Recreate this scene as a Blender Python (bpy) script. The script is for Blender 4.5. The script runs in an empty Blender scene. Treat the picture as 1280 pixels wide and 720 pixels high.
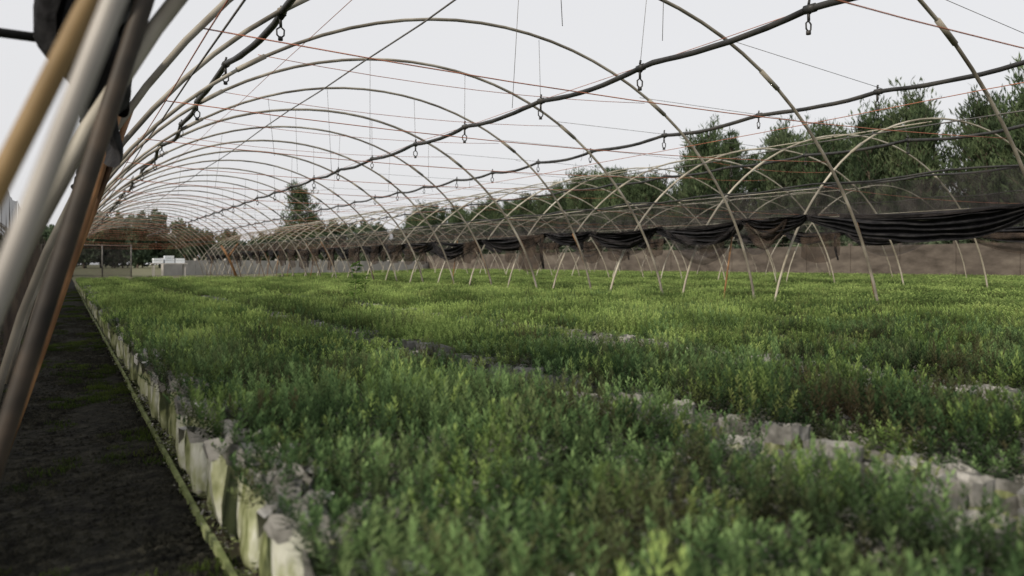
import bpy, math, random
import numpy as np
from mathutils import Vector, noise, Matrix
random.seed(7)
R = random.Random(11)
scene = bpy.context.scene
scene.view_settings.view_transform = 'Standard'
scene.view_settings.look = 'None'
scene.view_settings.exposure = 0

# ------------------------------------------------------------------ helpers
class MB:
    def __init__(s):
        s.v=[]; s.f=[]; s.m=[]; s.a=[]
    def add(s, vs, fs, mi=0, att=None):
        o=len(s.v)
        s.v.extend(vs)
        s.a.extend(att if att is not None else [0.0]*len(vs))
        for f in fs:
            s.f.append(tuple(i+o for i in f)); s.m.append(mi)
    def tube(s, pts, rad, n=6, mi=0, cap=True):
        pts=[Vector(p) for p in pts]
        vs=[];fs=[]
        up=None
        for i,p in enumerate(pts):
            if i==0: t=pts[1]-pts[0]
            elif i==len(pts)-1: t=pts[-1]-pts[-2]
            else: t=pts[i+1]-pts[i-1]
            t.normalize()
            if up is None:
                up=Vector((0,0,1)) if abs(t.z)<.9 else Vector((0,1,0))
            b=t.cross(up).normalized(); u2=b.cross(t).normalized(); up=u2
            r=rad[i] if isinstance(rad,(list,tuple)) else rad
            for k in range(n):
                a=2*math.pi*k/n
                vs.append(p+b*(math.cos(a)*r)+u2*(math.sin(a)*r))
        for i in range(len(pts)-1):
            for k in range(n):
                k2=(k+1)%n
                fs.append((i*n+k,i*n+k2,(i+1)*n+k2,(i+1)*n+k))
        if cap:
            fs.append(tuple(range(n))[::-1]); fs.append(tuple((len(pts)-1)*n+k for k in range(n)))
        s.add(vs,fs,mi)
    def box(s, c, d, mi=0, rz=0):
        vs=[]
        for x in(-1,1):
            for y in(-1,1):
                for z in(-1,1):
                    px,py=x*d[0]/2,y*d[1]/2
                    vs.append(Vector((c[0]+px*math.cos(rz)-py*math.sin(rz),c[1]+px*math.sin(rz)+py*math.cos(rz),c[2]+z*d[2]/2)))
        s.add(vs,[(0,1,3,2),(4,6,7,5),(0,4,5,1),(2,3,7,6),(0,2,6,4),(1,5,7,3)],mi)
    def build(s, name, mats, smooth=True, attname=None, link=True, parent=None):
        me=bpy.data.meshes.new(name)
        me.from_pydata([tuple(v) for v in s.v],[],s.f)
        for m in mats: me.materials.append(m)
        me.polygons.foreach_set('material_index', s.m)
        me.polygons.foreach_set('use_smooth',[smooth]*len(s.f))
        if attname:
            at=me.attributes.new(attname,'FLOAT','POINT')
            at.data.foreach_set('value', s.a)
        me.update()
        ob=bpy.data.objects.new(name,me)
        if link: scene.collection.objects.link(ob)
        if parent: ob.parent=parent
        return ob

def empty(name):
    e=bpy.data.objects.new(name,None); scene.collection.objects.link(e); return e

def mat_noise(name, cols, scale=5, rough=.8, detail=3, bump=0, bscale=40, stretch=(1,1,1), spec=.3, inst=0):
    m=bpy.data.materials.new(name); m.use_nodes=True
    nt=m.node_tree; N=nt.nodes; L=nt.links
    p=N['Principled BSDF']; p.inputs['Roughness'].default_value=rough
    p.inputs['Specular IOR Level'].default_value=spec
    g=N.new('ShaderNodeNewGeometry')
    mp=N.new('ShaderNodeMapping'); mp.inputs['Scale'].default_value=stretch
    L.new(g.outputs['Position'],mp.inputs['Vector'])
    nz=N.new('ShaderNodeTexNoise'); nz.inputs['Scale'].default_value=scale; nz.inputs['Detail'].default_value=detail
    nz.inputs['Roughness'].default_value=.65
    L.new(mp.outputs[0],nz.inputs['Vector'])
    cr=N.new('ShaderNodeValToRGB'); el=cr.color_ramp.elements
    pos=np.linspace(.32,.68,len(cols))
    el[0].position=pos[0]; el[0].color=(*cols[0],1)
    el[1].position=pos[-1]; el[1].color=(*cols[-1],1)
    for i in range(1,len(cols)-1):
        e=el.new(pos[i]); e.color=(*cols[i],1)
    fac=nz.outputs['Fac']
    if inst:
        oi=N.new('ShaderNodeObjectInfo'); ma=N.new('ShaderNodeMath'); ma.operation='MULTIPLY_ADD'; ma.inputs[1].default_value=inst
        L.new(oi.outputs['Random'],ma.inputs[0]); L.new(fac,ma.inputs[2])
        mb_=N.new('ShaderNodeMath'); mb_.operation='SUBTRACT'; mb_.inputs[1].default_value=inst/2; L.new(ma.outputs[0],mb_.inputs[0]); fac=mb_.outputs[0]
    L.new(fac,cr.inputs[0]); L.new(cr.outputs[0],p.inputs['Base Color'])
    if bump:
        n2=N.new('ShaderNodeTexNoise'); n2.inputs['Scale'].default_value=bscale; n2.inputs['Detail'].default_value=3
        L.new(mp.outputs[0],n2.inputs['Vector'])
        b=N.new('ShaderNodeBump'); b.inputs['Strength'].default_value=1; b.inputs['Distance'].default_value=bump
        L.new(n2.outputs['Fac'],b.inputs['Height']); L.new(b.outputs[0],p.inputs['Normal'])
    return m

def leaf_mat(name, dark, mid, tip, alt, wscale=.8, transl=.4, alt_amt=.35):
    m=bpy.data.materials.new(name); m.use_nodes=True
    nt=m.node_tree; N=nt.nodes; L=nt.links
    N.remove(N['Principled BSDF']); out=N['Material Output']
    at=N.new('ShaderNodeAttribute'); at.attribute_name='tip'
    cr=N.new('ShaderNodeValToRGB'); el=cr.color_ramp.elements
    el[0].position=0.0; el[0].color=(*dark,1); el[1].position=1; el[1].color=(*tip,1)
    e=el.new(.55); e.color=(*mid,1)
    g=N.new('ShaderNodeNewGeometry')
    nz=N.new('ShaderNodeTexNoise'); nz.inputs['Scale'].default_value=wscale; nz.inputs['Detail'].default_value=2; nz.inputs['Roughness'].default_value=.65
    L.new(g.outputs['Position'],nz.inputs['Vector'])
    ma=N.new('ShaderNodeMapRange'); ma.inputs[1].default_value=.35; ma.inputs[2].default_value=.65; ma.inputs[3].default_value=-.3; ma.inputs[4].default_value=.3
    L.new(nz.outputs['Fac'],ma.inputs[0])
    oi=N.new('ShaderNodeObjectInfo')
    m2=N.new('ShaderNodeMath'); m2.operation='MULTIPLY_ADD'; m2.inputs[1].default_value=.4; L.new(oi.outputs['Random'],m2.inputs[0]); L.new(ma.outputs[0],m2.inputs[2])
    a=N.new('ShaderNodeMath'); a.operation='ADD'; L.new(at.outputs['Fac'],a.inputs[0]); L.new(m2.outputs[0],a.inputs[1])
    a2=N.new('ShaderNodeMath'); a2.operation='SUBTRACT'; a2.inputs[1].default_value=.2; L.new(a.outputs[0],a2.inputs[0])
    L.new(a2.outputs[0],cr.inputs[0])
    wn=N.new('ShaderNodeMath'); wn.operation='MULTIPLY'; wn.inputs[1].default_value=37.13; L.new(oi.outputs['Random'],wn.inputs[0])
    fr=N.new('ShaderNodeMath'); fr.operation='FRACT'; L.new(wn.outputs[0],fr.inputs[0])
    pw=N.new('ShaderNodeMath'); pw.operation='POWER'; pw.inputs[1].default_value=3; L.new(fr.outputs[0],pw.inputs[0])
    pm=N.new('ShaderNodeMath'); pm.operation='MULTIPLY'; pm.inputs[1].default_value=alt_amt; L.new(pw.outputs[0],pm.inputs[0])
    mx=N.new('ShaderNodeMix'); mx.data_type='RGBA'
    L.new(pm.outputs[0],mx.inputs[0]); L.new(cr.outputs[0],mx.inputs[6]); mx.inputs[7].default_value=(*alt,1)
    d=N.new('ShaderNodeBsdfDiffuse'); t=N.new('ShaderNodeBsdfTranslucent'); ms=N.new('ShaderNodeMixShader'); ms.inputs[0].default_value=transl
    L.new(mx.outputs[2],d.inputs[0]); L.new(mx.outputs[2],t.inputs[0]); L.new(d.outputs[0],ms.inputs[1]); L.new(t.outputs[0],ms.inputs[2])
    L.new(ms.outputs[0],out.inputs[0])
    return m

def net_mat(name, cols, alpha=.5, scale=6):
    m=mat_noise(name, cols, scale=scale, rough=.9, spec=.1, detail=1)
    nt=m.node_tree; N=nt.nodes; L=nt.links
    out=N['Material Output']; p=N['Principled BSDF']
    t=N.new('ShaderNodeBsdfTransparent'); ms=N.new('ShaderNodeMixShader')
    ms.inputs[0].default_value=alpha
    L.new(t.outputs[0],ms.inputs[1]); L.new(p.outputs[0],ms.inputs[2]); L.new(ms.outputs[0],out.inputs[0])
    return m

def instancer(name, pts, rots, scls, idxs, sources):
    col=bpy.data.collections.new(name+'_source')
    for s in sources: col.objects.link(s)
    me=bpy.data.meshes.new(name)
    me.vertices.add(len(pts))
    me.vertices.foreach_set('co', np.array(pts,dtype=np.float32).ravel())
    a=me.attributes.new('rot','FLOAT_VECTOR','POINT'); a.data.foreach_set('vector', np.array(rots,dtype=np.float32).ravel())
    a=me.attributes.new('scl','FLOAT_VECTOR','POINT'); a.data.foreach_set('vector', np.array(scls,dtype=np.float32).ravel())
    a=me.attributes.new('idx','INT','POINT'); a.data.foreach_set('value', np.array(idxs,dtype=np.int32))
    me.update()
    ob=bpy.data.objects.new(name,me); scene.collection.objects.link(ob)
    ng=bpy.data.node_groups.new(name+'_nodes','GeometryNodeTree')
    ng.interface.new_socket('Geometry',in_out='INPUT',socket_type='NodeSocketGeometry')
    ng.interface.new_socket('Geometry',in_out='OUTPUT',socket_type='NodeSocketGeometry')
    N=ng.nodes; L=ng.links
    gi=N.new('NodeGroupInput'); go=N.new('NodeGroupOutput')
    ip=N.new('GeometryNodeInstanceOnPoints'); ci=N.new('GeometryNodeCollectionInfo')
    ci.inputs['Collection'].default_value=col; ci.inputs['Separate Children'].default_value=True; ci.inputs['Reset Children'].default_value=True
    def na(n,t):
        x=N.new('GeometryNodeInputNamedAttribute'); x.data_type=t; x.inputs['Name'].default_value=n
        return [o for o in x.outputs if o.enabled and o.name=='Attribute'][0]
    er=N.new('FunctionNodeEulerToRotation')
    L.new(na('rot','FLOAT_VECTOR'),er.inputs[0])
    L.new(gi.outputs[0],ip.inputs['Points']); L.new(ci.outputs[0],ip.inputs['Instance'])
    ip.inputs['Pick Instance'].default_value=True
    L.new(na('idx','INT'),ip.inputs['Instance Index'])
    L.new(er.outputs[0],ip.inputs['Rotation']); L.new(na('scl','FLOAT_VECTOR'),ip.inputs['Scale'])
    L.new(ip.outputs[0],go.inputs[0])
    md=ob.modifiers.new('instances','NODES'); md.node_group=ng
    return ob

# ------------------------------------------------------------------ materials
M_hoop = mat_noise('hoop_pipe',[(.09,.08,.066),(.21,.19,.155),(.37,.345,.295)],scale=2.2,rough=.6)
M_hoop_pale = mat_noise('hoop_pipe_pale',[(.22,.195,.15),(.36,.33,.265),(.52,.49,.42)],scale=1.5,rough=.6)
M_hoop_brown = mat_noise('bamboo_leg',[(.06,.03,.014),(.19,.095,.04),(.33,.18,.08)],scale=3,rough=.6)
M_dark_pole = mat_noise('dark_pole',[(.012,.010,.009),(.035,.028,.022),(.07,.05,.035)],scale=5,rough=.6)
M_white_pole = mat_noise('galvanised_pole',[(.19,.175,.16),(.32,.30,.275)],scale=4,rough=.45,spec=.5)
M_brown_pole = mat_noise('brown_pole',[(.14,.09,.035),(.26,.175,.08)],scale=6,rough=.6)
M_black_pipe = mat_noise('black_polythene_pipe',[(.012,.012,.012),(.03,.03,.03),(.05,.047,.042)],scale=3,rough=.5,bump=.003,bscale=25)
M_wire = mat_noise('grey_wire',[(.08,.08,.08),(.16,.15,.14)],scale=5)
M_redwire = mat_noise('orange_twine',[(.28,.10,.06),(.42,.18,.11)],scale=5)
M_cloth = mat_noise('black_shade_cloth',[(.006,.006,.007),(.014,.014,.016),(.030,.029,.030)],scale=9,rough=.85,bump=.012,bscale=18,spec=.15)
M_net_black = net_mat('sheer_black_net',[(.012,.012,.013),(.05,.045,.045)],.5)
M_net_brown = net_mat('sheer_brown_net',[(.022,.018,.016),(.065,.048,.037)],.68)
M_bag = mat_noise('plastic_seedling_bag',[(.035,.045,.02),(.16,.18,.08),(.31,.33,.20),(.52,.53,.46)],scale=13,rough=.42,bump=.012,bscale=26,spec=.5,stretch=(1,1,.45),inst=.3)
M_baggrey = mat_noise('bag_rim',[(.08,.08,.072),(.19,.187,.175),(.34,.335,.32)],scale=14,rough=.42,bump=.004,bscale=40,spec=.5,inst=.25)
M_soil = mat_noise('potting_soil',[(.012,.009,.006),(.028,.021,.015),(.055,.043,.03)],scale=30,rough=.95)
M_path = mat_noise('path_soil',[(.005,.005,.0045),(.013,.013,.010),(.030,.029,.023)],scale=20,rough=.95,bump=.02,bscale=50,spec=.1)
M_board = mat_noise('mossy_board',[(.05,.06,.025),(.13,.16,.06),(.25,.28,.14)],scale=7,rough=.8)
M_bark = mat_noise('bark',[(.05,.04,.03),(.14,.11,.085)],scale=4,rough=.9)
M_wall = mat_noise('weathered_wall',[(.045,.037,.03),(.09,.075,.063),(.14,.12,.10)],scale=.7,rough=.9,stretch=(1,1,2.5),detail=6)
M_conc = mat_noise('pale_concrete',[(.30,.29,.27),(.42,.40,.38)],scale=1.2,rough=.9)

mb=MB()
mb.add([Vector((-500,-300,0)),Vector((700,-300,0)),Vector((700,900,0)),Vector((-500,900,0))],[(0,1,2,3)])
mb.build('ground',[mat_noise('ground_soil',[(.06,.05,.035),(.12,.10,.065),(.10,.12,.05),(.2,.17,.11)],scale=.9,rough=.95,detail=8)],smooth=False)
mb=MB(); nx,ny=14,240
vs=[];fs=[]
for j in range(ny+1):
    for i in range(nx+1):
        x=-.62+.95*i/nx; y=-1.5+j*.24
        z=.006+.016*(noise.noise(Vector((x*6,y*6,0)))+.6)*(0 if i in(0,nx) else 1)
        vs.append(Vector((x,y,z)))
for j in range(ny):
    for i in range(nx):
        a=j*(nx+1)+i; fs.append((a,a+1,a+nx+2,a+nx+1))
mb.add(vs,fs); mb.build('dirt_path',[M_path])

def clods():
    b=MB()
    for _ in range(30):
        x,y=R.uniform(-.07,.07),R.uniform(-.07,.07); s=R.uniform(.003,.010)
        vs=[Vector((x+s*math.cos(a)*R.uniform(.7,1.2),y+s*math.sin(a)*R.uniform(.7,1.2),0)) for a in (0,1.26,2.5,3.8,5)]+[Vector((x,y,s*R.uniform(.5,1)))]
        b.add(vs,[(k,(k+1)%5,5) for k in range(5)],0)
    return b
cl=[clods().build('path_clods',[M_path],smooth=False,link=False) for _ in range(4)]
pts=[];ro=[];sc=[];ix=[]
for _ in range(3200):
    pts.append((R.uniform(-.55,.3),R.uniform(.3,14),.012)); ro.append((0,0,R.uniform(0,6.28))); s=R.uniform(.6,1.9); sc.append((s,s,s)); ix.append(R.randrange(4))
instancer('path_gravel',pts,ro,sc,ix,cl)
def blade_patch(n, rad, h, w=.002):
    b=MB()
    for _ in range(n):
        a=R.uniform(0,6.28); r=rad*math.sqrt(R.random()); x,y=r*math.cos(a),r*math.sin(a)
        hh=h*R.uniform(.4,1.1); a2=R.uniform(0,6.28); lx,ly=R.uniform(-.6,.6)*hh,R.uniform(-.6,.6)*hh
        dx,dy=math.cos(a2)*w,math.sin(a2)*w
        b.add([Vector((x-dx,y-dy,0)),Vector((x+dx,y+dy,0)),Vector((x+lx,y+ly,hh))],[(0,1,2)],0,[.1,.1,.8])
    return b
M_moss=leaf_mat('moss',(.014,.026,.008),(.045,.07,.017),(.095,.13,.032),(.07,.06,.025))
srcs=[blade_patch(70,.06,.020).build('moss_tuft',[M_moss],smooth=False,attname='tip',link=False) for _ in range(3)]
pts=[];ro=[];sc=[];ix=[]
for _ in range(4200):
    x=R.uniform(-.5,.30); y=R.uniform(.3,25)
    if noise.noise(Vector((x*3,y*1.4,3)))+R.uniform(-.2,.2)<.14: continue
    pts.append((x,y,.018)); ro.append((0,0,R.uniform(0,6.28))); s=R.uniform(.3,1.2); sc.append((s,s,s)); ix.append(R.randrange(3))
instancer('path_moss',pts,ro,sc,ix,srcs)

# ------------------------------------------------------------------ seedlings
def seedling(nsh, rad, hmin, hmax, leaves=34, lw=.0024, ll=.019, spread=.55):
    b=MB()
    for s in range(nsh):
        a=2.4*s+R.uniform(-.4,.4); r=rad*math.sqrt((s+.5)/nsh)
        bx,by=r*math.cos(a),r*math.sin(a)
        H=R.uniform(hmin,hmax)*(1-.3*(r/rad)**2)
        lean=Vector((math.cos(a)*r*spread+R.uniform(-.015,.015),math.sin(a)*r*spread+R.uniform(-.015,.015),H))
        base=Vector((bx,by,0))
        n=leaves
        for k in range(n):
            t=.05+.95*(k/n)
            p=base+lean*t
            ang=k*2.4+R.uniform(-.3,.3)
            el=.15+1.0*t*t+R.uniform(-.2,.2)
            d=Vector((math.cos(ang)*math.cos(el),math.sin(ang)*math.cos(el),math.sin(el)))
            side=Vector((-math.sin(ang),math.cos(ang),0))
            L=ll*(1.2-.45*t)*R.uniform(.8,1.2)
            w=lw*R.uniform(.8,1.3)
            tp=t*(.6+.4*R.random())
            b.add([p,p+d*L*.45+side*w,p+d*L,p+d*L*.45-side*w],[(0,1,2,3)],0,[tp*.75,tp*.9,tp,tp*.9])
    return b
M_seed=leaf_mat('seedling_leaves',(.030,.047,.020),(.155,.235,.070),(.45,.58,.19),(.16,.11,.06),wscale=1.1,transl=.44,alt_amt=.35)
M_seed_shaded=leaf_mat('seedling_leaves_shaded',(.015,.026,.014),(.078,.138,.056),(.265,.395,.155),(.11,.07,.045),wscale=1.3,transl=.42,alt_amt=.6)  # darker, bluer leaf copy; foreground shade is put into its colour
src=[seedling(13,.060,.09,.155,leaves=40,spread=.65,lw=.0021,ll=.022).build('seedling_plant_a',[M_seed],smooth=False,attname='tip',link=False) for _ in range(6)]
src+=[seedling(13,.058,.09,.160,leaves=42,spread=.7,lw=.0021,ll=.022).build('seedling_plant_b',[M_seed_shaded],smooth=False,attname='tip',link=False) for _ in range(8)]
src+= [seedling(12,.058,.06,.10,leaves=34,spread=.8,lw=.0021,ll=.022).build('seedling_plant_c',[M_seed_shaded],smooth=False,attname='tip',link=False) for _ in range(3)]
src_far=[seedling(11,.085,.09,.15,leaves=18,lw=.0050,ll=.030).build('seedling_far',[M_seed],smooth=False,attname='tip',link=False) for _ in range(6)]

def bag(edge=False):
    b=MB(); n=16; w=.047 if edge else .050
    lv=[(0,.88),(.012,1.0),(.04,1.07),(.08,1.10),(.12,1.06),(.16,1.0),(.19,.93),(.212,.97),(.235,1.06)]
    vs=[]
    jag=.028 if edge else .008
    tops=[R.uniform(-jag,jag*.7) for _ in range(n)]
    fs_=.2 if edge else .05
    fold=[R.uniform(-fs_,fs_*.6) for _ in range(n)]
    tw=R.uniform(-.5,.5) if edge else 0; sx,sy=R.uniform(-.03,.03),R.uniform(-.03,.03)
    pw=3 if edge else 5
    for li,(z,s) in enumerate(lv):
        for k in range(n):
            a=2*math.pi*k/n+(.13 if edge else 0)
            c,si=math.cos(a),math.sin(a)
            q=(abs(c)**pw+abs(si)**pw)**(-1/pw)
            r=w*s*q*(1+fold[k]*(.25+z*4.5)+R.uniform(-.04,.04))
            zz=z+(tops[k] if li==len(lv)-1 else tops[k]*.3 if li==len(lv)-2 else R.uniform(-.004,.004) if li else 0)
            aa=a+tw*z*1.5
            vs.append(Vector((r*math.cos(aa)+sx*z*4*.25,r*math.sin(aa)+sy*z,zz)))
    fs=[]
    for i in range(len(lv)-1):
        for k in range(n):
            fs.append((i*n+k,i*n+(k+1)%n,(i+1)*n+(k+1)%n,(i+1)*n+k))
    b.add(vs,fs[:-n],0)
    b.add(vs,fs[-n:],1)
    top=vs[-n:]; inn=[Vector((v.x*.90,v.y*.90,.188)) for v in top]
    b.add(top+inn,[(k,(k+1)%n,n+(k+1)%n,n+k) for k in range(n)],1)
    b.add(inn+[Vector((0,0,.196))],[(k,(k+1)%n,n) for k in range(n)],2)
    if edge:
        for _ in range(2):
            a=R.uniform(0,6.28); p=Vector((math.cos(a)*.05,math.sin(a)*.05,.228)); s=Vector((-math.sin(a),math.cos(a),0))*R.uniform(.015,.035)
            o=Vector((math.cos(a),math.sin(a),0)); dd=R.uniform(.02,.06)
            b.add([p-s,p+s,p+s*.8+o*.018+Vector((0,0,.010)),p-s*.8+o*.02+Vector((0,0,.006)),p+s*.6+o*.024+Vector((0,0,-dd)),p-s*.7+o*.026+Vector((0,0,-dd*.7))],[(0,1,2,3),(3,2,4,5)],1)
    return b
bags=[bag().build('plastic_bag_pot_a',[M_bag,M_baggrey,M_soil],smooth=False,link=False) for _ in range(6)]
bags+=[bag(True).build('plastic_bag_pot_b',[M_bag,M_baggrey,M_soil],smooth=True,link=False) for _ in range(10)]

P=[];RO=[];SC=[];IX=[]; BP=[];BR=[];BS=[];BI=[]; FP=[];FR=[];FS=[];FI=[]
pitch=.112
x0=.415
gapcols={9:.93,10:.16,11:.04,12:.22,13:.93,20:.9,21:.08,22:.04,23:.3,31:.7,32:.05,33:.08,42:.1,43:.2}
expoc=(10,11,12,21,22,23)
yb_=27
i=0
while x0+i*pitch<6.95:
    x=x0+i*pitch
    for j in range(int(yb_/pitch)):
        y=-.7+j*pitch
        jx,jy=R.uniform(-.012,.012),R.uniform(-.012,.012)
        edge=(i==0)
        if edge: jx=.02*noise.noise(Vector((0,y*1.7,0)))+R.uniform(-.022,.014)
        expo=edge or i in expoc
        skip_bag = (i==11 and R.random()<.35) or (i==22 and R.random()<.35)
        if (y<12 or edge) and not skip_bag:
            hh=R.uniform(.86,1.12) if edge else R.uniform(.86,1.10) if expo else .93
            ti=.12 if edge else .09 if expo else 0
            BP.append((x+jx,y+jy,.004)); BR.append((R.uniform(-ti,ti),R.uniform(-ti,ti*.5),R.uniform(0,6.28) if edge else R.randrange(4)*1.5708+R.uniform(-.2,.2)))
            s=R.uniform(.98,1.14) if edge else R.uniform(.9,1.04) if expo else R.uniform(.98,1.05); BS.append((s,s*R.uniform(.92,1.1),hh)); BI.append(6+R.randrange(10) if edge else R.randrange(6))
        if skip_bag: continue
        pr=gapcols.get(i,.985)
        if pr<.9: pr+= .42*noise.noise(Vector((i*.6,y*.8,5)))
        nv=noise.noise(Vector((x*1.6,y*.9,9)))
        if nv<-.66: pr=min(pr,.3)
        if edge: pr=.95
        if R.random()>pr: continue
        if y>10:
            if R.random()<.4: continue
            nv=noise.noise(Vector((x*.9,y*.7,1)))
            FP.append((x+jx,y+jy,.19)); FR.append((0,0,R.uniform(0,6.28))); w=R.uniform(.85,1.15); FS.append((w,w,R.uniform(.75,1.15)*(1+.3*nv))); FI.append(R.randrange(6)); continue
        n2=noise.noise(Vector((x*.9,y*.7,1)))+.8*noise.noise(Vector((x*2.6,y*2.6,4)))
        hs=1.05+.36*n2+R.uniform(-.24,.24)
        near_gap=i in (9,10,12,13,20,21,23,24,31,33)
        if near_gap: hs*=.85
        small=R.random()<(.07 if pr>=.9 else .5)
        P.append((x+jx+R.uniform(-.015,.015),y+jy,.195)); RO.append((R.uniform(-.18,.18),R.uniform(-.18,.18)-(.15 if edge else 0),R.uniform(0,6.28)))
        w=R.uniform(1.0,1.34); SC.append((w,w,max(.65,hs)))
        pd=1/(1+math.exp((y+.35*x-4.6+1.8*noise.noise(Vector((x*.8,y*.5,7))))*1.3))  # chance of the leaves with painted shade, highest near the camera
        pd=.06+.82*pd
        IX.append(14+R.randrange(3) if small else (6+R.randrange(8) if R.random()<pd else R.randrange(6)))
    i+=1
instancer('seedling_bags',BP,BR,BS,BI,bags)
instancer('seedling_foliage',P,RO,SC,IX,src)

def bed_block(name,xa,xb,ya,yb,top=.2):
    b=MB(); b.box(((xa+xb)/2,(ya+yb)/2,top/2+.003),(xb-xa,yb-ya,top-.006),0)
    return b.build(name,[M_soil],smooth=False)
bed_block('seedling_bed',.47,6.9,11.9,26.3)
P,RO,SC,IX=FP,FR,FS,FI
def far_bed(xa,xb,ya,yb,g=.15,top=.2,h=1.0):
    nx=int((xb-xa)/g); ny=int((yb-ya)/g)
    for i in range(nx+1):
        if i%9==8 : continue
        for j in range(ny+1):
            x=xa+i*g; y=ya+j*g
            nv=noise.noise(Vector((x*.8,y*.6,2)))
            if nv<-.5: continue
            P.append((x+R.uniform(-.03,.03),y+R.uniform(-.03,.03),top)); RO.append((0,0,R.uniform(0,6.28)))
            w=R.uniform(.9,1.3)*g/.14; SC.append((w,w,h*R.uniform(.75,1.2)*(1+.3*nv))); IX.append(R.randrange(6))
for (xa,xb,ya,yb,g) in [(8.3,15.0,3.5,36,.16),(16.3,23.0,6,48,.22),(24.2,30.6,9,60,.28),(-7.8,-1.1,2.5,28,.22)]:
    bed_block('seedling_bed',xa,xb,ya,yb,.18); far_bed(xa+.03,xb-.03,ya,yb,g,.17)
instancer('far_seedling_foliage',P,RO,SC,IX,src_far)

b=MB()
y=-.8
while y<27:
    l=R.uniform(2.2,3.2); b.box((.318+R.uniform(-.004,.004),y+l/2,.016),(.012,l-.012,.032),0,rz=R.uniform(-.002,.002)); y+=l
b.build('bed_edging_board',[M_board],smooth=False)
def chip():
    b=MB()
    for _ in range(14):
        x,y,z=R.uniform(-.04,.04),R.uniform(-.04,.04),R.uniform(.0,.02)
        s=R.uniform(.004,.011); vs=[Vector((x+R.uniform(-s,s),y+R.uniform(-s,s),z+R.uniform(-s,s)*.5+.004)) for _ in range(4)]
        b.add(vs,[(0,1,2),(0,2,3),(1,2,3)],R.randrange(2))
    return b
ch=[chip().build('litter_chips',[M_baggrey,M_board],smooth=False,link=False) for _ in range(4)]
pts=[];ro=[];sc=[];ix=[]
for k in range(900):
    pts.append((R.uniform(.33,.365),R.uniform(-.5,18),.012)); ro.append((0,0,R.uniform(0,6.28))); s=R.uniform(.6,1.3); sc.append((s*.6,s,s)); ix.append(R.randrange(4))
instancer('bed_edge_litter',pts,ro,sc,ix,ch)

# ------------------------------------------------------------------ hoop houses
W=3.91
def hx(cx,H,z,side):
    return cx+side*W*math.sqrt(max(0,1-((z+.5)/(H+.5))**2))
def hz(cx,H,x):
    return -.5+(H+.5)*math.sqrt(max(0,1-((x-cx)/W)**2))
def hoop_pts(cx,H,y,n=40,jit=0.035):
    t0=math.asin(.5/(H+.5)); pts=[]
    a1,a2,a3=R.uniform(-jit,jit),R.uniform(-jit,jit),R.uniform(-jit,jit)
    for i in range(n+1):
        t=t0+(math.pi-2*t0)*i/n
        s=math.sin(t)
        pts.append((cx+W*math.cos(t)+a1*s+.014*math.sin(5*t+a2*90),y+a2*s*1.5+ .01*math.sin(4*t+a1*99),-.5+(H+.5)*s+a3*s*math.sin(t*2)))
    return pts
def tunnel(cx,H,ys,mat,r=.016,tie=True,purl=True,n=40):
    root=empty('hoop_house_frame')
    b=MB()
    for y in ys:
        p=hoop_pts(cx,H,y,n)
        b.tube(p,r*R.uniform(.9,1.12),n=7)
        for t in (.28,.72):
            k=int(n*t); b.tube([p[k],p[k+1]],r*1.35,n=7)
    b.build('hoops',[mat],parent=root)
    if purl:
        b=MB()
        for off in (-2.9,-.6,2.9):
            x=cx+off; z=hz(cx,H,x)-.03
            b.tube([(x,yy,z+R.uniform(-.02,.02)) for yy in np.arange(ys[0],ys[-1]+.1,1.73)],.009 if abs(off)<1 else .006,n=5)
        b.build('purlins',[M_wire if cx==3.6 else mat],parent=root)
    if tie:
        b=MB()
        for y in ys:
            for z,p in ((1.72,.7),(2.52,.4)):
                if R.random()<p:
                    xa,xb=hx(cx,H,z,-1),hx(cx,H,z,1)
                    pts=[(xa+(xb-xa)*t,y+.02,z-.08*4*t*(1-t)) for t in np.linspace(0,1,9)]
                    b.tube(pts,.0032,n=4)
        b.build('tie_wires',[M_redwire],parent=root)
    return root
DY=1.73
ys1=[5.37+DY*k for k in range(-2,31)]
H1=3.1
root1=tunnel(3.6,H1,ys1,M_hoop,r=.017)
b=MB()
for y in ys1:
    for dy in (.3,.9,1.35):
        if y<3 and dy<1: continue
        yy=y+dy+R.uniform(-.15,.15)
        top=R.uniform(1.1,1.5); xt=hx(3.6,H1,top,-1)-.03; xb_=R.uniform(-.25,-.18)
        b.tube([(xb_+(xt-xb_)*t+.012*math.sin(t*3.1),yy+.05*t,-.02+top*t) for t in np.linspace(0,1,7)],R.uniform(.012,.018),n=7)
b.build('bamboo_legs',[M_hoop_brown],parent=root1)
b=MB()
for y in ys1[2:]:
    top=R.uniform(1.1,1.5); pts=[]
    if R.random()<.6:
        for t in np.linspace(0,1,7):
            z=-.02+top*t; pts.append((hx(3.6,H1,max(z,0),1)+.022,y+.04,z))
        b.tube(pts,.014,n=7)
    if R.random()<.2: b.tube([(7.75,y+.9,-.02),(7.95+R.uniform(-.1,.1),y+.9,1.25)],.012,n=6)
b.build('bamboo_legs_right',[M_hoop_brown],parent=root1)
tunnel(11.6,2.85,[7.1+DY*k for k in range(0,30)],M_hoop_pale,r=.015)
tunnel(19.6,2.85,[14.02+DY*1.4*k for k in range(0,18)],M_hoop_pale,r=.014,n=28)
tunnel(27.4,2.8,[22+DY*2.2*k for k in range(0,9)],M_hoop,r=.015,n=24,tie=False)
tunnel(-4.65,3.1,[2.6+DY*1.5*k for k in range(0,16)],M_hoop,r=.014,n=28,tie=False,purl=False)

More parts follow.
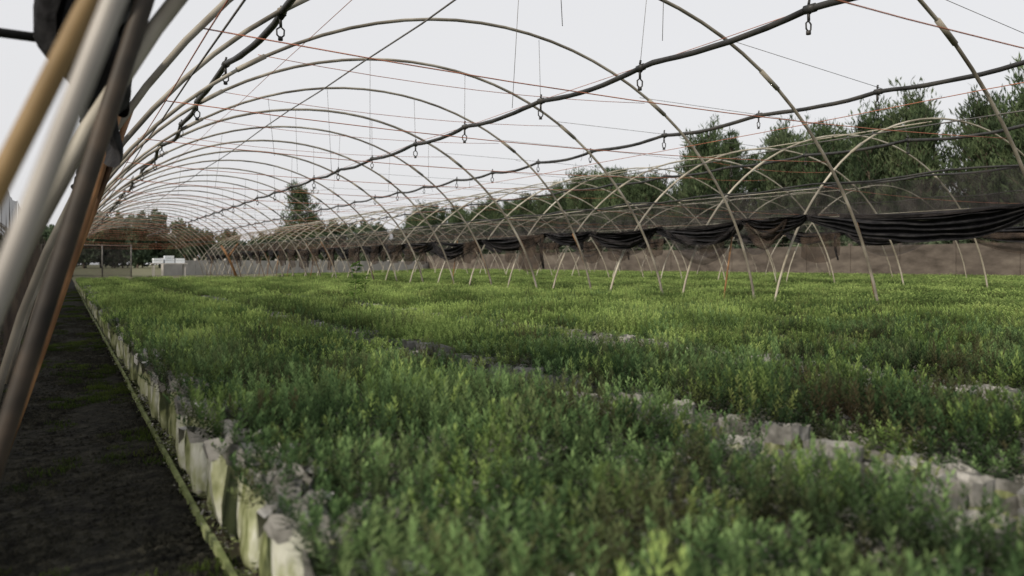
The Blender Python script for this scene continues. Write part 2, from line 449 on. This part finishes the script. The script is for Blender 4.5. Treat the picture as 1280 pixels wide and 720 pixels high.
# ------------------------------------------------------------------ irrigation pipes
def sprinkler(b,x,y,z,s=1.0):
    b.tube([(x,y-.012,z-.03*s),(x+.03*s,y-.012,z),(x,y-.012,z+.035*s),(x-.03*s,y-.012,z),(x,y-.012,z-.03*s)],.008*s,n=5)
    b.tube([(x,y,z+.03*s),(x+.008,y,z+.06*s)],.009*s,n=5)
    b.tube([(x,y,z-.02*s),(x+.002,y,z-.075*s)],.010*s,n=6)
    b.tube([(x,y,z-.075*s),(x+.024*s,y,z-.095*s),(x+.022*s,y,z-.13*s),(x,y,z-.15*s)],.006*s,n=5)
    b.tube([(x,y,z-.075*s),(x-.024*s,y,z-.095*s),(x-.022*s,y,z-.13*s),(x,y,z-.15*s)],.006*s,n=5)
    b.tube([(x,y,z-.14*s),(x,y,z-.165*s)],.016*s,n=6)
def pipe_line(x,z,ya,yb,r=.02,ymod=5.37,sag=.045,wob=.02,hang=None,spr=True,hy0=0,dx=.035):
    root=empty('irrigation_pipe')
    b=MB(); pts=[];rad=[]
    y=ya
    seed=R.uniform(0,100)
    while y<yb:
        t=((y-ymod)/DY)%1.0
        zz=z-sag*4*t*(1-t)+wob*noise.noise(Vector((y*.7,seed,0)))+.008*noise.noise(Vector((y*3,seed,5)))
        xx=x+dx*noise.noise(Vector((y*.6,seed,9)))
        pts.append((xx,y,zz)); rad.append(r*(1+.12*noise.noise(Vector((y*5,seed,2))))); y+=.18
    b.tube(pts,rad,n=8)
    b.build('pipe',[M_black_pipe],parent=root)
    bs=MB(); bh=MB(); bt=MB()
    k=math.ceil((ya-ymod)/DY)
    while ymod+k*DY<yb:
        yy=ymod+k*DY; j=min(len(pts)-1,max(0,int(round((yy-ya)/.18)))); p=pts[j]
        sprinkler(bs,p[0],p[1],p[2],s=R.uniform(.95,1.25))
        q=pts[max(0,j-1)]; bt.tube([Vector(p).lerp(Vector(q),-.15),Vector(p).lerp(Vector(q),.3)],r*1.3,n=8)
        if hang and yy>hy0: bh.tube([(p[0],p[1],p[2]),(p[0]+R.uniform(-.02,.02),yy,hang(p[0]))],.0028,n=4)
        k+=1
    if spr: bs.build('sprinklers',[M_black_pipe],parent=root)
    bt.build('tape_wraps',[M_black_pipe],parent=root)
    if hang: bh.build('hanger_wires',[M_wire],parent=root)
pipe_line(1.25,2.41,1.5,52,r=.024,hang=lambda x:hz(3.6,H1,x),dx=.10,wob=.05)
pipe_line(4.33,2.40,1.5,52,r=.024,hang=lambda x:hz(3.6,H1,x))
pipe_line(7.45,2.53,2.0,50,r=.024,sag=.05)
pipe_line(10.4,2.44,4,50,r=.022,hang=lambda x:hz(11.6,2.85,x),hy0=7)
pipe_line(13.5,2.30,6,50,r=.020,spr=False,hang=lambda x:hz(11.6,2.85,x),hy0=7)
root=empty('support_wires'); b=MB()
for y in ys1[1:]:
    for x in (2.3,3.1,5.3,6.1):
        if R.random()<.45: b.tube([(x+R.uniform(-.02,.02),y,hz(3.6,H1,x)),(x+R.uniform(-.1,.1),y+.02,R.uniform(1.9,2.3))],.0025,n=4)
    if y>7: b.tube([(hx(3.6,H1,2.57,1),y,2.57),(7.45,y,2.55),(hx(11.6,2.85,2.50,-1),y,2.50)],.003,n=4)
    else: b.tube([(hx(3.6,H1,2.75,1),y,2.75),(7.45,y,2.54)],.003,n=4)
b.build('hanging_wires',[M_wire],parent=root)
b=MB()
for x in (5.2,6.3,1.9,.55):
    b.tube([(x,yy,hz(3.6,H1,x)-.02-.03*abs(math.sin(yy))) for yy in np.arange(1.91,56,1.73)],.0036,n=4)
b.build('longitudinal_twine',[M_redwire],parent=root)

# ------------------------------------------------------------------ shade cloth
def sheet(b,x,ya,yb,zt,zbf,mi=0,nu=40,nv=10,fold=.03,seed=0):
    vs=[];fs=[]
    for j in range(nv+1):
        for i in range(nu+1):
            u=i/nu; v=j/nv; y=ya+(yb-ya)*u
            top=zt(u); z=top+(zbf(u)-top)*v
            xx=x+fold*noise.noise(Vector((y*5,v*.8,seed)))*(.3+v)+.5*fold*math.sin(y*17+3*noise.noise(Vector((y*2,v,seed))))*v
            vs.append(Vector((xx,y+.05*v*noise.noise(Vector((y*2,v*2,seed+3))),z)))
    for j in range(nv):
        for i in range(nu):
            a=j*(nu+1)+i; fs.append((a,a+1,a+nu+2,a+nu+1))
    b.add(vs,fs,mi)
def swag(b,x,ya,yb,za,zb,sag,th0,th1,seed,mi=0,nv=22,folds=3.5,deep=.045):
    nu=max(10,int((yb-ya)/.06)); vs=[];fs=[]
    asym=.35+.3*noise.noise(Vector((seed,1.5,0)))+.15
    for j in range(nv+1):
        v=j/nv
        for i in range(nu+1):
            u=i/nu; uu=u**(math.log(.5)/math.log(max(.25,min(.75,asym))))
            q=4*uu*(1-uu)
            top=za+(zb-za)*u-sag*.45*q
            th=th0+(th1)*q**.8
            z=top-th*v-.02*noise.noise(Vector((u*6,v*2,seed)))
            wv=math.sin(v*folds*6.283+2.2*noise.noise(Vector((u*3,v*1.5,seed)))+seed)
            xx=x+deep*wv*(.35+.65*q)+.05*noise.noise(Vector((u*4,v*3,seed+9)))+.03*math.sin(math.pi*v)
            vs.append(Vector((xx,ya+(yb-ya)*u+.03*noise.noise(Vector((u*5,v*5,seed+4))),z)))
    for j in range(nv):
        for i in range(nu):
            a=j*(nu+1)+i; fs.append((a,a+1,a+nu+2,a+nu+1))
    b.add(vs,fs,mi)

def curtain(x,y0,y1,zrail,zb,seed0,big=1.0,low_p=.6):
    root=empty('shade_cloth_curtain')
    bc=MB(); bn=MB(); y=y0; k=0; Q=random.Random(seed0); z=zb
    while y<y1:
        L=DY*Q.choice([.6,.8,1,1,1.5])
        z2=zb+Q.uniform(-.06,.06)
        s=Q.uniform(.05,.22)*big*L/DY**.5
        swag(bc,x,y,y+L,z,z2,s,.045,Q.uniform(.04,.11)*big+.04*L,seed0+k*3.7)
        swag(bc,x+.05,y-.1,y+L*Q.uniform(.8,1.1),z+.02,z2,s*.35,.05,Q.uniform(.02,.06)*big,seed0+k*5.1,folds=2)
        if Q.random()<.65:
            swag(bn,x-.04,y+Q.uniform(0,.3),y+L*Q.uniform(.8,1),z-.03,z2-.03,s*1.4,.03,Q.uniform(.18,.36)*big,seed0+k*7.7,mi=0 if Q.random()<.75 else 1,folds=2,deep=.05)
        if Q.random()<low_p and (y>8):
            a=y+Q.uniform(0,.4); w_=Q.uniform(.5,1.2); d=Q.uniform(.45,.75)
            sheet(bn,x-.03,a,a+w_,lambda u:z-.03,lambda u,d=d,z=z:z-.05-d*(.55+.45*math.sin(u*2.2+.4)),1,fold=.06,seed=seed0+k*3.3,nu=26)
            if Q.random()<.5: bc.tube([(x,a+w_*.1+.05*math.sin(t*4),z-.05-d*.9*t) for t in np.linspace(0,1,6)],[.03,.035,.03,.03,.025,.02],n=7)
        z=z2; y+=L; k+=1
    y=y0
    while y<y1:
        sheet(bn,x+.02,y,y+DY,lambda u:zrail-.04*4*u*(1-u),lambda u:zb-.02-.04*4*u*(1-u),0,fold=.02,nv=4,nu=18,seed=y)
        y+=DY
    bc.build('gathered_cloth',[M_cloth],parent=root)
    bn.build('sheer_net',[M_net_black,M_net_brown],parent=root)
    b=MB(); b.tube([(x+.02,yy,zrail+.01-.02*math.sin(yy*3.6)) for yy in np.arange(y0-.5,y1,.4)],.012,n=6)
    b.build('curtain_rail_cable',[M_black_pipe],parent=root)
curtain(7.74,2.6,52,1.62,1.25,3)
curtain(15.6,7,50,2.05,1.45,33,big=1.1)

root=empty('side_shade_cloth'); b=MB()
Q=random.Random(5)
y=1.75;k=0
while y<48:
    L=DY*Q.choice([.5,.7,1])
    swag(b,.13,y,y+L+.05,1.70,1.70,.1,.2,Q.uniform(.22,.42),90+k,folds=3,deep=.045); y+=L;k+=1
for (ya,yb,th,x,sd_,zz) in ((1.75,2.6,.50,.06,201,1.72),(1.8,2.45,.38,-.03,207,1.7),(2.0,2.9,.5,.09,211,1.76),(2.6,3.6,.5,.11,213,1.74),(3.4,4.6,.5,.11,217,1.72)):
    swag(b,x,ya,yb,zz,zz,.1,.16,th,sd_,folds=2.5,deep=.06)
b.build('gathered_cloth',[M_cloth],parent=root)
b=MB()
for y in ys1:
    sheet(b,-.38,y,y+DY,lambda u:1.3-.05*4*u*(1-u),lambda u:.03,0,nu=14,nv=6,fold=.05,seed=y)
b.build('low_brown_net',[M_net_brown],parent=root)
b=MB(); b.tube([(-.29,.86,-.02),(-.0765,.86,.60),(.0405,.86,.949),(.18,.87,1.36),(.40,.89,1.9)],.0105,n=14); b.build('support_pole',[M_white_pole])
b=MB(); b.tube([(-.383,.97,-.02),(-.056,.97,.788),(.0175,.97,.965),(.22,.98,1.42),(.45,1.0,1.9)],.0115,n=14); b.build('support_pole',[M_brown_pole])
b=MB(); b.tube([(-.205,1.88,-.02),(-.112,1.88,.33),(.155,1.88,1.28),(.29,1.89,1.75)],.019,n=12); b.build('support_pole',[M_dark_pole])
b=MB(); b.tube([(-1.3,2.35,1.30),(-.6,2.33,1.28),(.14,2.31,1.26)],.012,n=8); b.build('cross_bar_pipe',[M_black_pipe])

# ------------------------------------------------------------------ weeds
M_weed=leaf_mat('weed_leaves',(.03,.06,.015),(.07,.14,.03),(.14,.24,.06),(.1,.1,.04),transl=.4)
def weed(h,nl,ll,name,loc):
    b=MB(); pts=[(.03*math.sin(t*3),.03*math.cos(t*2),h*t) for t in np.linspace(0,1,8)]
    b.tube(pts,[.004*(1.1-t) for t in np.linspace(0,1,8)],n=5,mi=1)
    b.a=[.3]*len(b.v)
    for k in range(nl):
        t=R.uniform(.15,1); i=int(t*7); p=Vector(pts[min(i,7)])
        a=k*2.4; el=R.uniform(-.1,.9); d=Vector((math.cos(a)*math.cos(el),math.sin(a)*math.cos(el),math.sin(el)))
        s=Vector((-math.sin(a),math.cos(a),0)); L=ll*R.uniform(.7,1.2); q=p+d*L*.25
        b.add([q,q+d*L*.4+s*L*.2,q+d*L+Vector((0,0,-L*.25)),q+d*L*.4-s*L*.2],[(0,1,2,3)],0,[.4,.7,.9,.7])
        b.add([p,p+s*.002,q+s*.001,q],[(0,1,2,3)],1,[.3]*4)
    o=b.build(name,[M_weed,M_bark],smooth=False,attname='tip'); o.location=loc; return o
weed(.54,110,.085,'weed_plant',(3.15,9.6,.22))
weed(.36,50,.07,'weed_plant',(3.3,9.7,.22))

# ------------------------------------------------------------------ trees
M_pine_hazed=leaf_mat('pine_needles_hazed',(.038,.056,.034),(.080,.116,.058),(.150,.195,.100),(.12,.125,.08),wscale=.35,transl=.35,alt_amt=.3)  # needle colours lightened to paint in the haze over the tree row
M_pinefar_hazed=leaf_mat('far_foliage_hazed',(.055,.08,.055),(.09,.125,.075),(.13,.165,.10),(.11,.13,.085),wscale=.1,transl=.2,alt_amt=.3)  # lighter, bluish leaves: distance haze painted into the colour
def tree(H,cw,seed,leafw=.05,leafl=.46,dens=1.0,base=.2,mats=None,link=False,name='pine_tree'):
    Q=random.Random(seed); b=MB()
    n=10; bend=[Q.uniform(-.3,.3) for _ in range(2)]
    tr=[Vector((bend[0]*math.sin(t*3)*H*.1,bend[1]*math.sin(t*2.5)*H*.1,H*.9*t)) for t in np.linspace(0,1,n)]
    b.tube(tr,[H*.014*(1.05-t) for t in np.linspace(0,1,n)],n=7,mi=1)
    nl=int(46*dens)
    tufts=[]
    lob=[Q.uniform(.65,1.3) for _ in range(7)]
    for k in range(nl):
        t=base+(1-base)*((k+Q.random())/nl)
        a=k*2.4+Q.uniform(-.5,.5)
        tt=(t-base)/(1-base)
        prof=(1-abs(tt*1.6-.75)**2.2*.75)
        L=cw*max(.35,prof)*Q.uniform(.5,1.05)*lob[int((a%6.283)/6.283*6.99)]+.25
        el=Q.uniform(.15,.6)+.75*tt
        p0=tr[min(n-1,int(t*(n-1)))].copy(); p0.z=H*.88*t
        d=Vector((math.cos(a)*math.cos(el),math.sin(a)*math.cos(el),math.sin(el)))
        pts=[p0+d*L*s+Vector((0,0,L*.22*s*s)) for s in (0,.35,.7,1)]
        b.tube(pts,[.045*(1.1-s)*H/12 for s in (0,.35,.7,1)],n=4,mi=1,cap=False)
        m=max(4,int(L*4.2))
        for q in range(m):
            s=.25+.8*(q+Q.random())/m
            c=pts[0]+d*L*s+Vector((Q.gauss(0,.3),Q.gauss(0,.3),Q.gauss(0,.22)+L*.22*s*s))
            tufts.append((c,d))
    b.a=[.2]*len(b.v)
    for _ in range(int(12*dens)):
        tufts.append((tr[-1]+Vector((Q.gauss(0,.25),Q.gauss(0,.25),Q.uniform(-.8,.35))),Vector((0,0,1))))
    for c,d in tufts:
        shade=Q.uniform(.0,.75)
        sp=Q.uniform(.10,.22)
        for _ in range(12):
            v=Vector((Q.gauss(0,.55),Q.gauss(0,.55),Q.gauss(1.1,.5)))+d*.5
            v.normalize(); s=v.cross(Vector((Q.gauss(0,1),Q.gauss(0,1),Q.gauss(0,1)))).normalized()
            L=leafl*Q.uniform(.6,1.45); w=leafw*Q.uniform(.7,1.3)
            p=c+Vector((Q.gauss(0,sp),Q.gauss(0,sp),Q.gauss(0,.2)))
            b.add([p,p+v*L*.5+s*w,p+v*L,p+v*L*.5-s*w],[(0,1,2,3)],0,[shade,shade+.1,shade+.3,shade+.1])
    return b.build(name,mats or [M_pine_hazed,M_bark],smooth=False,attname='tip',link=link)
variants=[tree(12.8,2.5+.25*(i%3),100+i,dens=1.3,base=.10+.04*(i%3)) for i in range(6)]
def place_tree(x,y,H,v=None,wide=1):
    src_=variants[R.randrange(6) if v is None else v]
    o=bpy.data.objects.new('pine_tree',src_.data); scene.collection.objects.link(o)
    s=H/12.8; o.location=(x,y,-.05); o.scale=(s*wide,s*wide,s); o.rotation_euler=(0,0,R.uniform(0,6.28)); return o
y=20.
while y<125:
    for row in (0,1):
        x=50+row*5+R.uniform(-1.5,1.5)
        H=R.uniform(10.4,12.2)+(1.2*noise.noise(Vector((y*.1,0,0))))
        yy=y+R.uniform(-1,1)+row*1.4
        u=80+1142*x/(.49*x+.8715*yy)
        if 826<u<868: H*=.66
        if 700<u<=826: H*=.90
        if u<=700: H*=.80
        place_tree(x,yy,H,wide=R.uniform(.95,1.3))
    y+=R.uniform(2.1,2.9)
place_tree(22.,86,9.0,wide=1.5,v=1); place_tree(24.5,90,6.5,wide=1.4,v=3)
far_src=[tree(9+i,3.2,300+i,leafw=.16,leafl=.7,dens=.7,base=.05,mats=[M_pinefar_hazed,M_bark]) for i in range(3)]
P=[];RO=[];SC=[];IX=[]
for k in range(150):
    x=-45+k*1.35+R.uniform(-1,1); y=150+R.uniform(-6,14)
    s=R.uniform(.55,.85)*(1.0+.25*noise.noise(Vector((x*.05,0,0))))
    P.append((x,y,-.1)); RO.append((0,0,R.uniform(0,6.28))); SC.append((s*1.3,s*1.3,s)); IX.append(R.randrange(3))
for k in range(70):
    y=12+k*1.9; x=47+R.uniform(-2,2); s=R.uniform(.28,.42)
    P.append((x,y,-.1)); RO.append((0,0,R.uniform(0,6.28))); SC.append((s*1.9,s*1.9,s)); IX.append(R.randrange(3))
for k in range(20):
    P.append((-30+R.uniform(-6,6),35+k*6,-.1)); s=R.uniform(.5,.75); RO.append((0,0,k)); SC.append((s*1.3,s*1.3,s)); IX.append(R.randrange(3))
instancer('distant_trees',P,RO,SC,IX,far_src)

# ------------------------------------------------------------------ walls / far end
def wall(name,xa,ya,xb,yb,h,mat,th=.12,pan=2.5):
    root=empty(name); b=MB(); p=MB()
    L=math.hypot(xb-xa,yb-ya); n=int(L/pan); ang=math.atan2(yb-ya,xb-xa)
    for i in range(n):
        t=(i+.5)/n; b.box((xa+(xb-xa)*t,ya+(yb-ya)*t,h/2+R.uniform(-.02,.02)),(L/n-.13,th,h),0,rz=ang)
        t=i/n; p.box((xa+(xb-xa)*t,ya+(yb-ya)*t,h/2+.05),(.12,th*1.5,h+.12),0,rz=ang)
    b.build('panels',[mat],smooth=False,parent=root); p.build('posts',[mat],smooth=False,parent=root)
wall('perimeter_wall',32,2,32,75,1.55,M_wall)
wall('concrete_wall',5.2,52,32,74,.95,M_conc)
root=empty('net_shelter'); b=MB()
for x in (-1,.4,1.8,3.2): b.tube([(x,48,0),(x,48,1.75)],.035,n=6)
b.tube([(-1,48,1.7),(3.2,48,1.7)],.03,n=6)
b.build('frame',[M_wire],parent=root)
b=MB()
vs=[Vector((-1,48.05,.05)),Vector((3.2,48.05,.05)),Vector((3.2,48.05,1.7)),Vector((-1,48.05,1.7)),Vector((-1,54,1.6)),Vector((3.2,54,1.6))]
b.add(vs,[(0,1,2,3),(3,2,5,4)]); b.build('net_panel',[M_net_black],parent=root,smooth=False)
root=empty('potting_bench'); b=MB()
for (x,y) in ((3.8,42),(5.2,42),(3.8,42.8),(5.2,42.8)): b.box((x,y,.35),(.05,.05,.7))
b.box((4.5,42.4,.72),(1.6,1.0,.05)); b.build('bench',[M_conc],parent=root,smooth=False)
b=MB()
for i in range(3):
    for j in range(2+i%2): b.box((4.0+i*.5,42.4,.80+j*.125),(.42,.6,.11),0,rz=R.uniform(-.1,.1))
b.build('white_trays',[mat_noise('white_plastic',[(.5,.55,.6),(.65,.68,.7)],scale=2)],parent=root,smooth=False)
b=MB(); b.tube([(6.6,36,0),(6.2,36,1.0),(5.9,36,1.5)],.05,n=6); b.tube([(6.2,36,1.0),(6.6,36,1.6)],.04,n=6); b.build('forked_post',[M_hoop_brown])

# ------------------------------------------------------------------ light
sd=Vector((-.80,-.30,0)).normalized(); el=math.radians(32)
sv=Vector((sd.x*math.cos(el),sd.y*math.cos(el),math.sin(el)))
sl=bpy.data.lights.new('sun','SUN'); sl.energy=3.2; sl.angle=math.radians(3); sl.color=(1,.89,.73)
so=bpy.data.objects.new('sun',sl); so.rotation_euler=sv.to_track_quat('Z','Y').to_euler(); scene.collection.objects.link(so)
w=bpy.data.worlds.new('World'); scene.world=w; w.use_nodes=True
N=w.node_tree.nodes; L=w.node_tree.links; bg=N['Background']
sky=N.new('ShaderNodeTexSky'); sky.sky_type='NISHITA'; sky.sun_disc=False; sky.sun_elevation=el
sky.sun_rotation=math.atan2(sv.x,sv.y); sky.dust_density=6; sky.air_density=1.0; sky.ozone_density=1
hs=N.new('ShaderNodeHueSaturation'); hs.inputs['Saturation'].default_value=.35; hs.inputs['Value'].default_value=1.0
L.new(sky.outputs[0],hs.inputs['Color'])
mx=N.new('ShaderNodeMix'); mx.data_type='RGBA'; mx.inputs[0].default_value=.75
L.new(hs.outputs[0],mx.inputs[6]); mx.inputs[7].default_value=(7.8,7.78,7.9,1)
L.new(mx.outputs[2],bg.inputs[0]); bg.inputs[1].default_value=.122

# ------------------------------------------------------------------ camera
cd=bpy.data.cameras.new('camera'); co=bpy.data.objects.new('camera',cd); scene.collection.objects.link(co)
co.location=(0,0,.70); co.rotation_euler=(math.radians(90),0,-math.radians(29.37))
cd.lens=28; cd.sensor_width=36; cd.shift_y=-30/1280; cd.clip_start=.02; cd.clip_end=2000
cd.dof.use_dof=True; cd.dof.focus_distance=5.5; cd.dof.aperture_fstop=2.8
scene.camera=co
